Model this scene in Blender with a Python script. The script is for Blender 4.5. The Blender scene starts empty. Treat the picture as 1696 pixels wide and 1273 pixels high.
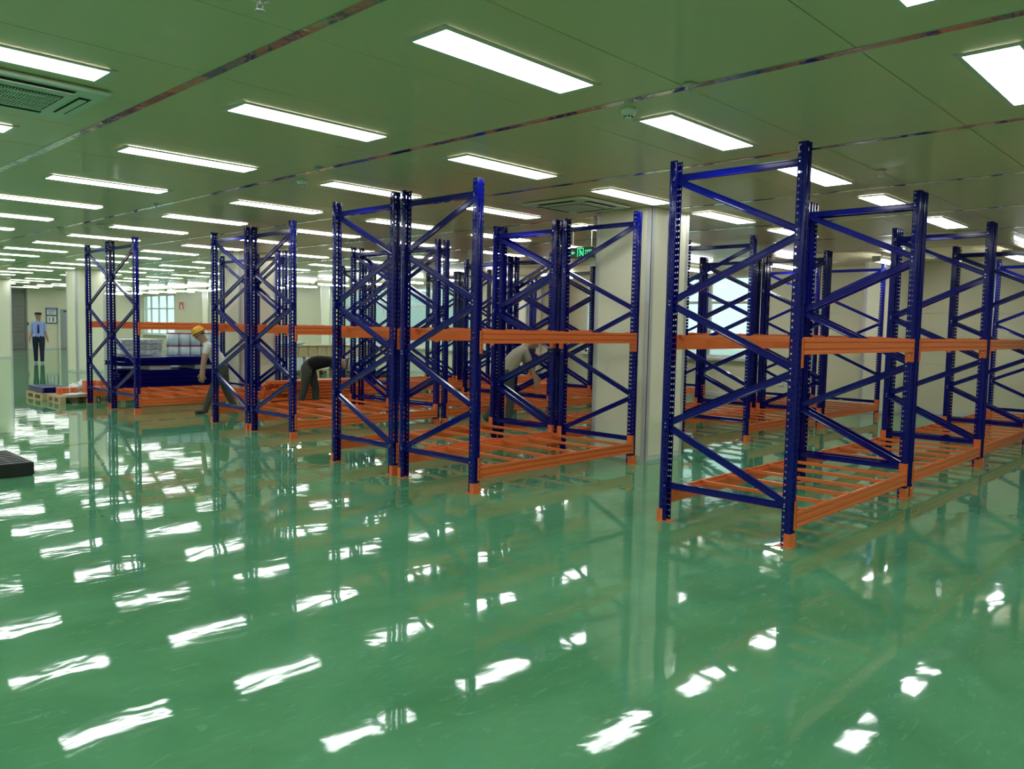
import bpy, bmesh, math, random
from mathutils import Vector, Matrix
random.seed(7)
scene = bpy.context.scene
COL = scene.collection

# ------------------------------------------------------------------ camera, world, exposure
EYE = 1.638; CEIL = 3.147
def make_camera():
    f, pitch, roll, yaw = 1306.4, -.0723, .0199, .7646
    F = Vector((math.cos(pitch)*math.cos(yaw), math.cos(pitch)*math.sin(yaw), math.sin(pitch)))
    R = Vector((math.sin(yaw), -math.cos(yaw), 0)); U = R.cross(F)
    r = R*math.cos(roll) + U*math.sin(roll); u = U*math.cos(roll) - R*math.sin(roll)
    cd = bpy.data.cameras.new('camera'); cam = bpy.data.objects.new('camera', cd); COL.objects.link(cam)
    M = Matrix((r, u, -F)).transposed().to_4x4(); M.translation = (0, 0, EYE)
    cam.matrix_world = M
    cd.sensor_fit = 'HORIZONTAL'; cd.sensor_width = 36; cd.lens = f/1696*36
    cd.clip_start = .05; cd.clip_end = 300
    scene.camera = cam
make_camera()
world = bpy.data.worlds.new('world'); scene.world = world; world.use_nodes = True
bg = world.node_tree.nodes['Background']; bg.inputs[0].default_value = (.62, .86, .82, 1); bg.inputs[1].default_value = 1.5
scene.view_settings.view_transform = 'Standard'; scene.view_settings.look = 'None'
scene.view_settings.gamma = 1; scene.view_settings.exposure = 0.0
scene.view_settings.use_curve_mapping = False
PANEL_LIGHT = 12.0      # radiance of the ceiling light panels
TUBE_LIGHT = 38.0

# ------------------------------------------------------------------ materials
def mat(name, col, rough=.5, metal=0, spec=.5, coat=0, emit=None, es=0, noise=None, bump=None, alpha=None):
    m = bpy.data.materials.new(name); m.use_nodes = True
    nt = m.node_tree; b = nt.nodes['Principled BSDF']
    b.inputs['Base Color'].default_value = (*col, 1); b.inputs['Roughness'].default_value = rough
    b.inputs['Metallic'].default_value = metal; b.inputs['Specular IOR Level'].default_value = spec
    b.inputs['Coat Weight'].default_value = coat; b.inputs['Coat Roughness'].default_value = .08
    if emit: b.inputs['Emission Color'].default_value = (*emit, 1); b.inputs['Emission Strength'].default_value = es
    tc = None
    if noise or bump: tc = nt.nodes.new('ShaderNodeTexCoord')
    if noise:
        sc, amt = noise
        n = nt.nodes.new('ShaderNodeTexNoise'); n.inputs['Scale'].default_value = sc; n.inputs['Detail'].default_value = 5
        nt.links.new(tc.outputs['Object'], n.inputs['Vector'])
        r = nt.nodes.new('ShaderNodeValToRGB')
        r.color_ramp.elements[0].position = .3; r.color_ramp.elements[1].position = .7
        r.color_ramp.elements[0].color = (*[c*(1-amt) for c in col], 1)
        r.color_ramp.elements[1].color = (*[min(1, c*(1+amt)) for c in col], 1)
        nt.links.new(n.outputs['Fac'], r.inputs['Fac']); nt.links.new(r.outputs['Color'], b.inputs['Base Color'])
    if bump:
        sc, st = bump
        n = nt.nodes.new('ShaderNodeTexNoise'); n.inputs['Scale'].default_value = sc; n.inputs['Detail'].default_value = 3
        nt.links.new(tc.outputs['Object'], n.inputs['Vector'])
        bp = nt.nodes.new('ShaderNodeBump'); bp.inputs['Strength'].default_value = st; bp.inputs['Distance'].default_value = .01
        nt.links.new(n.outputs['Fac'], bp.inputs['Height']); nt.links.new(bp.outputs['Normal'], b.inputs['Normal'])
    return m

def floor_material():
    m = bpy.data.materials.new('green_epoxy'); m.use_nodes = True
    nt = m.node_tree; N = nt.nodes.new; L = nt.links.new; b = nt.nodes['Principled BSDF']
    tc = N('ShaderNodeTexCoord')
    def noise(scale, detail, stretch=(1, 1, 1), rough=.5, dist=0):
        mp = N('ShaderNodeMapping'); mp.inputs['Scale'].default_value = stretch
        L(tc.outputs['Object'], mp.inputs['Vector'])
        n = N('ShaderNodeTexNoise'); n.inputs['Scale'].default_value = scale; n.inputs['Detail'].default_value = detail
        n.inputs['Roughness'].default_value = rough; n.inputs['Distortion'].default_value = dist
        L(mp.outputs['Vector'], n.inputs['Vector']); return n
    def ramp(src, p0, p1, c0=(0, 0, 0, 1), c1=(1, 1, 1, 1)):
        r = N('ShaderNodeValToRGB'); r.color_ramp.elements[0].position = p0; r.color_ramp.elements[1].position = p1
        r.color_ramp.elements[0].color = c0; r.color_ramp.elements[1].color = c1
        L(src.outputs['Fac'], r.inputs['Fac']); return r
    base = ramp(noise(.9, 6, (1, 1.6, 1), .6, .6), .3, .72, (.062, .215, .096, 1), (.106, .315, .160, 1))
    # trowel marks and fine scuffs of the resin
    scuff = ramp(noise(5, 8, (1, 3.2, 1), .72, 1.6), .56, .74)
    mix = N('ShaderNodeMix'); mix.data_type = 'RGBA'
    mul = N('ShaderNodeMath'); mul.operation = 'MULTIPLY'; mul.inputs[1].default_value = .8
    L(scuff.outputs['Color'], mul.inputs[0]); L(mul.outputs[0], mix.inputs['Factor'])
    L(base.outputs['Color'], mix.inputs['A']); mix.inputs['B'].default_value = (.17, .38, .23, 1)
    # broad soft tan patches mixed into the green
    tan_patch = ramp(noise(.33, 5, (1, 1, 1), .6, .8), .50, .72)
    mul2 = N('ShaderNodeMath'); mul2.operation = 'MULTIPLY'; mul2.inputs[1].default_value = .30
    L(tan_patch.outputs['Color'], mul2.inputs[0])
    mix2 = N('ShaderNodeMix'); mix2.data_type = 'RGBA'; L(mul2.outputs[0], mix2.inputs['Factor'])
    L(mix.outputs['Result'], mix2.inputs['A']); mix2.inputs['B'].default_value = (.15, .27, .12, 1)
    L(mix2.outputs['Result'], b.inputs['Base Color'])
    b.inputs['Roughness'].default_value = .035
    b.inputs['IOR'].default_value = 1.41
    # wavy hand-trowelled surface breaks up the mirror image
    w1 = noise(2.4, 2, (1, 1.5, 1), .5, .5); w2 = noise(13, 3, (1, 2.0, 1), .55, .8)
    add = N('ShaderNodeMath'); add.operation = 'MULTIPLY_ADD'; add.inputs[1].default_value = .05
    L(w2.outputs['Fac'], add.inputs[0]); L(w1.outputs['Fac'], add.inputs[2])
    bp = N('ShaderNodeBump'); bp.inputs['Strength'].default_value = 1; bp.inputs['Distance'].default_value = .0013
    L(add.outputs[0], bp.inputs['Height']); L(bp.outputs['Normal'], b.inputs['Normal'])
    return m

def wall_material(name, col, pitch=.35):
    m = mat(name, col, .38, spec=.4); nt = m.node_tree; b = nt.nodes['Principled BSDF']
    tc = nt.nodes.new('ShaderNodeTexCoord'); sp = nt.nodes.new('ShaderNodeSeparateXYZ')
    nt.links.new(tc.outputs['Object'], sp.inputs[0])
    md = nt.nodes.new('ShaderNodeMath'); md.operation = 'PINGPONG'; md.inputs[1].default_value = pitch/2
    nt.links.new(sp.outputs['Z'], md.inputs[0])
    r = nt.nodes.new('ShaderNodeMath'); r.operation = 'LESS_THAN'; r.inputs[1].default_value = .008
    nt.links.new(md.outputs[0], r.inputs[0])
    bp = nt.nodes.new('ShaderNodeBump'); bp.inputs['Distance'].default_value = -.002; bp.inputs['Strength'].default_value = .6
    nt.links.new(r.outputs[0], bp.inputs['Height']); nt.links.new(bp.outputs['Normal'], b.inputs['Normal'])
    return m

M = {}
M['floor'] = floor_material()
M['ceiling'] = mat('ceiling_panel_paint', (.68, .60, .39), .42, spec=.30, coat=.14, bump=(1.2, .08))
M['wall'] = wall_material('cream_wall_panel', (.68, .65, .48))
M['column'] = mat('cream_column_panel', (.84, .82, .64), .3, spec=.45)
M['alu'] = mat('aluminium_strip', (.62, .62, .64), .3, .35)
M['foil'] = mat('mirror_steel_strip', (.56, .56, .53), .12, 1, bump=(5, .9))
M['skirt'] = mat('skirting', (.62, .64, .60), .35)
M['blue'] = mat('blue_powder_coat', (.002, .004, .15), .12, spec=.32)
M['orange'] = mat('orange_powder_coat', (.74, .165, .042), .28, spec=.45)
M['screw'] = mat('zinc_screw', (.8, .8, .8), .3, 1)
M['white_frame'] = mat('white_window_frame', (.75, .78, .78), .35)
M['glass'] = None
M['diffuser'] = mat('light_diffuser', (.9, .9, .9), .5, emit=(.97, 1, .99), es=PANEL_LIGHT)
M['fixture'] = mat('fixture_rim', (.60, .62, .55), .35)
M['tube'] = mat('tube_light', (.9, .9, .9), .5, emit=(.95, 1, 1), es=TUBE_LIGHT)
M['ac'] = mat('cassette_plastic', (.62, .68, .58), .4)
M['dark'] = mat('dark_grille', (.03, .035, .03), .6)
M['slot'] = mat('dark_slot', (.01, .01, .01), .7)
M['black'] = mat('black_plastic', (.012, .012, .014), .35, noise=(8, .4))
M['wood'] = mat('pallet_wood', (.55, .42, .24), .7, noise=(6, .25))
M['film'] = mat('white_plastic_film', (.72, .76, .78), .3, bump=(9, 1))
M['carton'] = mat('brown_carton', (.50, .39, .22), .7, noise=(5, .1))
M['tape'] = mat('carton_tape', (.25, .2, .12), .4)
M['wrapped'] = mat('grey_wrapped_sheets', (.36, .40, .42), .3, noise=(14, .35), bump=(12, 1))
M['drum'] = mat('pale_blue_roll', (.56, .70, .78), .3, noise=(4, .12))
M['redband'] = mat('dark_red_band', (.30, .008, .05), .4)
M['bag'] = mat('pale_blue_sack', (.38, .62, .70), .45, bump=(8, 1))
M['skin'] = mat('skin', (.40, .24, .16), .5)
M['hair'] = mat('black_hair', (.01, .01, .01), .5)
M['shirt_blue'] = mat('light_blue_shirt', (.26, .34, .72), .8, bump=(12, .6))
M['shirt_white'] = mat('white_shirt', (.66, .66, .66), .85, bump=(12, .6))
M['shirt_black'] = mat('black_shirt', (.004, .004, .006), .9)
M['shirt_beige'] = mat('beige_shirt', (.32, .30, .23), .85, bump=(12, .6))
M['navy'] = mat('navy_cloth', (.006, .008, .03), .8)
M['trouser'] = mat('dark_grey_trousers', (.055, .058, .052), .85, bump=(10, .6))
M['shoe'] = mat('black_shoe', (.012, .011, .01), .4)
M['shoe_cover'] = mat('pale_blue_shoe_cover', (.25, .42, .48), .6)
M['yellow_hat'] = mat('yellow_hard_hat', (.75, .36, .02), .3)
M['white_hat'] = mat('white_hard_hat', (.72, .70, .66), .3)
M['shutter'] = wall_material('grey_shutter', (.17, .17, .145), .1)
M['door'] = mat('grey_door', (.30, .33, .33), .4)
M['cream_trim'] = mat('cream_trim', (.66, .66, .54), .4)
M['paper'] = mat('paper', (.72, .74, .74), .6)
M['ink'] = mat('grey_print', (.12, .13, .16), .6)
M['exit_black'] = mat('exit_sign_black', (.005, .007, .006), .3)
M['exit_green'] = mat('exit_sign_green', (.0, .5, .15), .5, emit=(.04, 1, .35), es=1.2)
M['red'] = mat('red_sign', (.55, .02, .015), .4)
M['yellow_tape'] = mat('yellow_tape', (.6, .55, .12), .5)
M['teal'] = mat('teal_roof', (.05, .32, .32), .5)
M['facade'] = wall_material('pale_cladding', (.55, .62, .62), .3)
M['facade_dark'] = mat('dark_window_band', (.03, .05, .055), .2)
M['ground'] = mat('outdoor_ground', (.5, .54, .5), .9)

def glass_mat():
    m = bpy.data.materials.new('window_glass'); m.use_nodes = True; nt = m.node_tree; nt.nodes.clear()
    o = nt.nodes.new('ShaderNodeOutputMaterial'); mx = nt.nodes.new('ShaderNodeMixShader')
    fr = nt.nodes.new('ShaderNodeFresnel'); fr.inputs[0].default_value = 1.45
    t = nt.nodes.new('ShaderNodeBsdfTransparent'); t.inputs[0].default_value = (.96, 1, .99, 1)
    g = nt.nodes.new('ShaderNodeBsdfGlossy'); g.inputs['Roughness'].default_value = .02
    geo = nt.nodes.new('ShaderNodeNewGeometry'); inv = nt.nodes.new('ShaderNodeMath'); inv.operation = 'SUBTRACT'; inv.inputs[0].default_value = 1
    mu = nt.nodes.new('ShaderNodeMath'); mu.operation = 'MULTIPLY'
    nt.links.new(geo.outputs['Backfacing'], inv.inputs[1]); nt.links.new(fr.outputs[0], mu.inputs[0]); nt.links.new(inv.outputs[0], mu.inputs[1])
    nt.links.new(mu.outputs[0], mx.inputs[0]); nt.links.new(t.outputs[0], mx.inputs[1]); nt.links.new(g.outputs[0], mx.inputs[2])
    nt.links.new(mx.outputs[0], o.inputs[0]); return m
M['glass'] = glass_mat()

# ------------------------------------------------------------------ mesh helpers
def finish(bm, name, mats, smooth=False):
    me = bpy.data.meshes.new(name); bm.normal_update(); bm.to_mesh(me); bm.free()
    for m in (mats if isinstance(mats, (list, tuple)) else [mats]): me.materials.append(m)
    if smooth: me.polygons.foreach_set('use_smooth', [True]*len(me.polygons))
    return me
def link(name, me, parent=None, loc=(0, 0, 0), rot=(0, 0, 0)):
    o = bpy.data.objects.new(name, me); COL.objects.link(o)
    if parent is not None: o.parent = parent
    o.location = loc; o.rotation_euler = rot; return o
def thing(name, label, cat, loc=(0, 0, 0), rz=0, group=None, me=None):
    o = bpy.data.objects.new(name, me); COL.objects.link(o); o.location = loc; o.rotation_euler = (0, 0, rz)
    o['label'] = label; o['category'] = cat
    if group: o['group'] = group
    return o
def struct(name, me, loc=(0, 0, 0)):
    o = link(name, me, None, loc); o['kind'] = 'structure'; return o
def box(bm, x0, y0, z0, x1, y1, z1, mi=0, bevel=0):
    r = bmesh.ops.create_cube(bm, size=1); vs = r['verts']
    for v in vs: v.co = Vector((x0+(v.co.x+.5)*(x1-x0), y0+(v.co.y+.5)*(y1-y0), z0+(v.co.z+.5)*(z1-z0)))
    fs = {f for v in vs for f in v.link_faces}
    if bevel:
        es = {e for v in vs for e in v.link_edges}
        rr = bmesh.ops.bevel(bm, geom=list(es), offset=bevel, segments=1, affect='EDGES', profile=.5)
        fs = fs | set(rr['faces'])
    for f in fs:
        if f.is_valid: f.material_index = mi
def box_me(name, m, *a, **k):
    bm = bmesh.new(); box(bm, *a, **k); return finish(bm, name, m)
def cyl(bm, p0, p1, r, seg=12, r1=None, mi=0, cap=True):
    p0 = Vector(p0); p1 = Vector(p1); d = p1-p0; L = d.length
    res = bmesh.ops.create_cone(bm, cap_ends=cap, segments=seg, radius1=r, radius2=r if r1 is None else r1, depth=L)
    q = d.to_track_quat('Z', 'Y'); mid = (p0+p1)/2
    for v in res['verts']: v.co = q @ v.co + mid
    for f in {f for v in res['verts'] for f in v.link_faces}: f.material_index = mi
def lathe(bm, prof, seg=20, mi=0, c=(0, 0, 0)):
    rings = []
    for r, z in prof:
        rings.append([bm.verts.new((c[0]+r*math.cos(2*math.pi*i/seg), c[1]+r*math.sin(2*math.pi*i/seg), c[2]+z)) for i in range(seg)])
    for a, b in zip(rings, rings[1:]):
        for i in range(seg):
            f = bm.faces.new((a[i], a[(i+1) % seg], b[(i+1) % seg], b[i])); f.material_index = mi
    for rg in (rings[0], rings[-1]):
        try: f = bm.faces.new(rg); f.material_index = mi
        except ValueError: pass
def extrude_profile(pts, p0, axis, L, name, m):
    """closed 2D profile pts (u,v) extruded along axis 'x' (profile in y,z), or 'z' (profile in x,y)"""
    bm = bmesh.new()
    def P(u, v, t): return (p0[0]+t, p0[1]+u, p0[2]+v) if axis == 'x' else (p0[0]+u, p0[1]+v, p0[2]+t)
    a = [bm.verts.new(P(u, v, 0)) for u, v in pts]; b = [bm.verts.new(P(u, v, L)) for u, v in pts]
    n = len(pts)
    for i in range(n): bm.faces.new((a[i], a[(i+1) % n], b[(i+1) % n], b[i]))
    bm.faces.new(a[::-1]); bm.faces.new(b)
    bmesh.ops.recalc_face_normals(bm, faces=bm.faces)
    return finish(bm, name, m)

# ------------------------------------------------------------------ room shell
X0, X1, Y0, Y1 = -6.0, 17.95, -5.0, 46.6
struct('floor', box_me('floor', M['floor'], X0-.2, Y0-.2, -.12, X1+.2, Y1+.2, 0))
PX, PY, LX, LY = 2.0848, 2.0808, 1.2281, 3.2465
ceil_back = struct('ceiling', box_me('ceiling', M['ceiling'], X0-.2, Y0-.2, CEIL+.03, X1+.2, Y1+.2, CEIL+.12))
# ceiling panels: 2.08 x 1.04 m sheets, joints along X, metal strips along Y
strip_x = [LX + PX*(i+.5) for i in range(-4, 8)]
cx = [X0] + [x for x in strip_x if X0 < x < X1] + [X1]
cy = [Y0]; y = LY - PY/4 - 4*PY
while y < Y0+.2: y += PY/2
while y < Y1-.1: cy.append(y); y += PY/2
cy.append(Y1)
def view_angle(x, y):
    a = math.atan2(y, x); return abs(a-.7646)
cand = []
for i in range(len(cx)-1):
    for j in range(len(cy)-1):
        mx, my = (cx[i]+cx[i+1])/2, (cy[j]+cy[j+1])/2
        vis = view_angle(mx, my) < .66 and (mx*mx+my*my) > 1.5
        cand.append((not vis, mx*mx+my*my, i, j))
cand.sort()
bm_rest = bmesh.new(); cache = {}
g = .003
for k, (nv, d, i, j) in enumerate(cand):
    a, b, c, e = cx[i]+g, cx[i+1]-g, cy[j]+g, cy[j+1]-g
    if k < 290 and not nv:
        key = (round(b-a, 3), round(e-c, 3))
        if key not in cache:
            cache[key] = box_me('ceiling_panel', M['ceiling'], 0, 0, 0, b-a, e-c, .03, bevel=.002)
        link('ceiling_panel', cache[key], ceil_back, (a, c, CEIL+random.uniform(0, .0015)))
    else:
        box(bm_rest, a, c, CEIL, b, e, CEIL+.03)
o = link('ceiling_panel_field', finish(bm_rest, 'ceiling_panel_field', M['ceiling']), ceil_back); o['kind'] = 'stuff'
# mirror-steel strips along Y
for k, x in enumerate(x for x in strip_x if X0+.3 < x < X1-.3):
    bm = bmesh.new(); yy = Y0+.01
    while yy < Y1-.01:
        L = min(2.4, Y1-.01-yy); n = 8
        # slightly buckled sheet
        for q in range(n):
            a = yy + L*q/n; b = yy + L*(q+1)/n
            z0 = CEIL-.005+random.uniform(-.0012, .0012); z1 = CEIL-.005+random.uniform(-.0012, .0012)
            vs = [bm.verts.new(p) for p in ((x-.032, a, z0), (x+.032, a, z0+random.uniform(-.001, .001)), (x+.032, b, z1), (x-.032, b, z1),
                                            (x-.032, a, CEIL+.001), (x+.032, a, CEIL+.001), (x+.032, b, CEIL+.001), (x-.032, b, CEIL+.001))]
            for f in ((0, 1, 2, 3), (0, 4, 5, 1), (1, 5, 6, 2), (2, 6, 7, 3), (3, 7, 4, 0)): bm.faces.new([vs[t] for t in f])
        yy += L+.004
    struct('trim_%d' % (k+1), finish(bm, 'ceiling_strip', M['foil']))

def walled(name, axis, pos, a0, a1, thick, openings=(), rows=3, plen=6.0, material=None):
    """wall with horizontal sandwich panels as parts; openings (a, b, z0, z1)"""
    material = material or M['wall']
    bmw = bmesh.new()
    back = pos+thick*.4 if thick > 0 else pos+thick*.4
    def slab(bm, p, q, z0, z1, t0, t1):
        lo, hi = min(t0, t1), max(t0, t1)
        if axis == 'x': box(bm, lo, p, z0, hi, q, z1)
        else: box(bm, p, lo, z0, q, hi, z1)
    def cut(bm, p, q, z0, z1, t0, t1):
        segs = [(p, q, z0, z1)]
        for (oa, ob, oz0, oz1) in openings:
            new = []
            for (sp, sq, s0, s1) in segs:
                if ob <= sp or oa >= sq or oz1 <= s0 or oz0 >= s1: new.append((sp, sq, s0, s1)); continue
                if oa > sp: new.append((sp, oa, s0, s1))
                if ob < sq: new.append((ob, sq, s0, s1))
                m0, m1 = max(sp, oa), min(sq, ob)
                if oz0 > s0: new.append((m0, m1, s0, oz0))
                if oz1 < s1: new.append((m0, m1, oz1, s1))
            segs = new
        for s in segs: slab(bm, *s, t0, t1)
        return len(segs)
    cut(bmw, a0, a1, 0, CEIL+.03, back, pos+thick)
    w = struct(name, finish(bmw, name, material))
    n = max(1, round((a1-a0)/plen)); h = CEIL/rows
    for i in range(n):
        for r in range(rows):
            bm = bmesh.new()
            if cut(bm, a0+(a1-a0)*i/n+.004, a0+(a1-a0)*(i+1)/n-.004, h*r+.003, h*(r+1)-.003, pos, back):
                link('wall_panel', finish(bm, 'wall_panel', material), w)
            else: bm.free()
    return w
WIN1 = (9.0, 14.3, .98, 3.03); WIN2 = (18.7, 26.5, .86, 3.0); WIN3 = (42.2, 46.35, .86, 3.03)
walled('wall_right', 'x', X1, Y0, Y1, .2, [WIN1, WIN2, WIN3])
walled('wall_far', 'y', Y1, X0, X1, .2)
walled('wall_left', 'x', X0, Y0, Y1, -.2)
walled('wall_back', 'y', Y0, X0, X1, -.2)
struct('baseboard_right', box_me('b', M['skirt'], X1-.025, Y0, 0, X1, Y1, .11, bevel=.006))
struct('baseboard_far', box_me('b', M['skirt'], 12.15, Y1-.025, 0, 13.55, Y1, .11, bevel=.006))

def window(name, Wn, cols, transom, sash=.07):
    a, b, z0, z1 = Wn
    bm = bmesh.new(); x = X1-.02; x2 = X1+.05
    w = sash
    box(bm, x, a, z0, x2, b, z0+w); box(bm, x, a, z1-w, x2, b, z1)
    box(bm, x, a, z0, x2, a+w, z1); box(bm, x, b-w, z0, x2, b, z1)
    o = struct(name, finish(bm, name, M['white_frame']))
    for i in range(1, cols):
        yy = a+(b-a)*i/cols
        link('mullion', box_me('mullion', M['white_frame'], x, yy-.05, z0+w, x2, yy+.05, z1-w), o)
    link('transom', box_me('transom', M['white_frame'], x+.005, a+w, transom-.035, x2-.005, b-w, transom+.035), o)
    for i in range(cols):
        p, q = a+(b-a)*i/cols+.045, a+(b-a)*(i+1)/cols-.045
        for (s, t) in ((z0+.05, transom-.03), (transom+.03, z1-.05)):
            link('pane', box_me('pane', M['glass'], X1+.012, p, s, X1+.018, q, t), o)
    link('sill', box_me('sill', M['skirt'], X1-.12, a-.08, z0-.07, X1+.02, b+.08, z0, bevel=.008), o)
window('window_1', WIN1, 4, 2.36); window('window_2', WIN2, 3, 2.30); window('window_3', WIN3, 4, 2.28)

# far wall: roller shutter, notice board, grey door
sh = bpy.data.objects.new('door_1', None); COL.objects.link(sh); sh['kind'] = 'structure'
for k in range(14):
    link('shutter_slat', box_me('slat', M['shutter'], 8.9, Y1-.05, .01+.22*k, 12.05, Y1-.015, .01+.22*k+.214, bevel=.008), sh)
link('door_frame', box_me('jamb', M['shutter'], 12.05, Y1-.09, 0, 12.14, Y1-.01, CEIL), sh)
d2 = struct('door_2', box_me('leaf', M['door'], 13.68, Y1-.05, .02, 14.6, Y1-.01, 2.12, bevel=.004))
bm = bmesh.new(); box(bm, 13.58, Y1-.09, 0, 13.68, Y1, 2.22); box(bm, 14.6, Y1-.09, 0, 14.7, Y1, 2.22); box(bm, 13.68, Y1-.09, 2.12, 14.6, Y1, 2.22)
link('door_frame', finish(bm, 'door_frame', M['cream_trim']), d2)
bm = bmesh.new(); cyl(bm, (14.47, Y1-.05, 1.05), (14.47, Y1-.1, 1.05), .015); box(bm, 14.34, Y1-.115, 1.035, 14.48, Y1-.095, 1.065)
link('door_handle', finish(bm, 'door_handle', M['alu']), d2)
bm = bmesh.new(); box(bm, 13.85, Y1-.1, 1.98, 14.15, Y1-.05, 2.04); box(bm, 13.95, Y1-.13, 2.04, 14.5, Y1-.11, 2.06)
link('door_closer', finish(bm, 'door_closer', M['dark']), d2)
bm = bmesh.new(); box(bm, 12.1, Y1-.1, 1.25, 12.2, Y1-.06, 1.4)
thing('switch_box', 'small dark control box beside the grey roller shutter', 'switch', me=finish(bm, 'switch_box', M['dark']))
nb = thing('notice_board', 'black framed notice board with printed sheets on the far wall by the grey door', 'notice board', (13.28, Y1-.03, 1.77),
           me=box_me('board', M['ink'], -.27, -.02, -.42, .27, .02, .42, bevel=.006))
for z0, z1 in ((.05, .30), (-.36, -.03)):
    link('paper_sheet', box_me('sheet', M['paper'], -.22, -.028, z0, .22, -.02, z1), nb)
bm = bmesh.new()
for k in range(5): box(bm, -.16, -.031, .09+k*.04, random.uniform(.05, .17), -.028, .105+k*.04)
box(bm, -.13, -.031, -.3, -.09, -.028, -.1); box(bm, .04, -.031, -.31, .1, -.028, -.08)
link('print', finish(bm, 'print', M['ink']), nb)
link('header_strip', box_me('header', M['shirt_blue'], -.22, -.028, .31, .22, -.02, .39), nb)

# columns with aluminium corner strips
def column(x, y, w, label_ignored=None, h=CEIL):
    o = struct('column', box_me('core', M['column'], x+.012, y+.012, 0, x+w-.012, y+w-.012, h))
    t = .012
    for (a, b, c, d) in ((x, y+.06, x+t, y+w-.06), (x+w-t, y+.06, x+w, y+w-.06), (x+.06, y, x+w-.06, y+t), (x+.06, y+w-t, x+w-.06, y+w)):
        link('column_panel', box_me('column_panel', M['column'], a, b, .06, c, d, h-.002), o)
        link('column_skirt', box_me('column_skirt', M['skirt'], a-.004, b, 0, c+.004, d, .055), o)
    for sx in (0, 1):
        for sy in (0, 1):
            bm = bmesh.new(); X = x if sx == 0 else x+w; Y = y if sy == 0 else y+w
            ex = -1 if sx == 0 else 1; ey = -1 if sy == 0 else 1
            a, b = sorted((X+ex*.004, X-ex*.065)); c, d = sorted((Y+ey*.004, Y-ey*.002)); box(bm, a, c, 0, b, d, h-.003)
            a, b = sorted((X+ex*.004, X-ex*.002)); c, d = sorted((Y+ey*.004, Y-ey*.065)); box(bm, a, c, 0, b, d, h-.003)
            link('corner_strip', finish(bm, 'corner_strip', M['alu']), o)
    return o
for y in (5.55, 16.0, 26.4, 36.8): column(8.2, y, .85)
for y in (5.6, 16.0, 26.4, 36.8): column(17.25, y, .68)

# ------------------------------------------------------------------ ceiling lights
def light_meshes():
    bm = bmesh.new()
    L, W = .64, .165; l, w = .6, .133
    for (a, b, c, d) in ((-L, -W, -l, W), (l, -W, L, W), (-l, -W, l, -w), (-l, w, l, W)): box(bm, a, b, -.009, c, d, .0)
    fr = finish(bm, 'light_frame', M['fixture'])
    return fr, box_me('diffuser', M['diffuser'], -.6, -.133, -.0085, .6, .133, 0)
FR, DF = light_meshes()
LIGHT_POS = []
for i in range(-3, 6):      # the two lines nearest the window wall have tube fittings instead
    for j in range(-3, 21):
        x, y = LX+PX*i, LY+PY*j
        if (i, j) == (4, 14): continue      # one panel light is missing in the photograph
        LIGHT_POS.append((i, j, x, y))
def ordinal(n):
    return {1: 'first', 2: 'second', 3: 'third', 4: 'fourth', 5: 'fifth', 6: 'sixth', 7: 'seventh', 8: 'eighth', 9: 'ninth', 10: 'tenth', 11: 'eleventh', 12: 'twelfth', 13: 'thirteenth', 14: 'fourteenth',
            15: 'fifteenth', 16: 'sixteenth', 17: 'seventeenth', 18: 'eighteenth', 19: 'nineteenth', 20: 'twentieth', 21: 'twenty-first', 22: 'twenty-second', 23: 'twenty-third', 24: 'twenty-fourth'}[n]
line_name = {0: 'over the far left aisle', 1: 'left of the racks', 2: 'over the first rack bays', 3: 'before the cream pillars', 4: 'just behind the cream pillars',
             5: 'midway to the window wall', 6: 'second from the window wall', 7: 'nearest the window wall'}
for (i, j, x, y) in LIGHT_POS:
    if i < 0: lab = 'white ceiling panel light far to the left of the racks'
    elif j < -1: lab = 'white ceiling panel light overhead at the near edge'
    else:
        lab = 'flat white panel light, %s from the camera in the line %s' % (ordinal(j+2), line_name[i])
    t = thing('ceiling_light', lab, 'ceiling light', (x, y, CEIL-.004), group='rectangular panel lights in the ceiling')
    link('light_frame', FR, t); link('diffuser', DF, t)

# tube battens along the window wall
def batten():
    t = thing('tube_light', '', 'tube light', group='tube lights along the window wall')
    bm = bmesh.new(); box(bm, -.07, -.66, 0, .07, .66, .05, bevel=.006)
    link('housing', finish(bm, 'housing', M['fixture']), t)
    bm = bmesh.new()
    for s in (-.04, .04): cyl(bm, (s, -.62, -.028), (s, .62, -.028), .022, 8)
    link('tube', finish(bm, 'tube', M['tube']), t)
    for s in (-1, 1):
        bm = bmesh.new(); box(bm, -.075, s*.66-.03, -.055, .075, s*.66+.03, .05, bevel=.01)
        link('end_cap', finish(bm, 'end_cap', M['fixture']), t)
        bm = bmesh.new(); cyl(bm, (0, s*.4, .05), (0, s*.4, .12), .012, 6)
        link('hanger', finish(bm, 'hanger', M['alu']), t)
    return t
def copy_tree(o, parent=None):
    c = o.copy(); COL.objects.link(c); c.parent = parent
    for ch in list(KIDS(o)): copy_tree(ch, c)
    return c
def KIDS(o): return [c for c in bpy.data.objects if c.parent == o]
b0 = batten(); KB = KIDS(b0)
for k in range(21):
    y = LY+PY*k
    if k == 0: t = b0
    else:
        t = b0.copy(); COL.objects.link(t)
        for ch in KB: c = ch.copy(); COL.objects.link(c); c.parent = t
    t.location = (LX+PX*7, y, CEIL-.12); t.rotation_euler = (0, 0, math.pi/2)
    t['label'] = 'bright tube light by the window wall, %s from the right' % ordinal(k+1)

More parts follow.
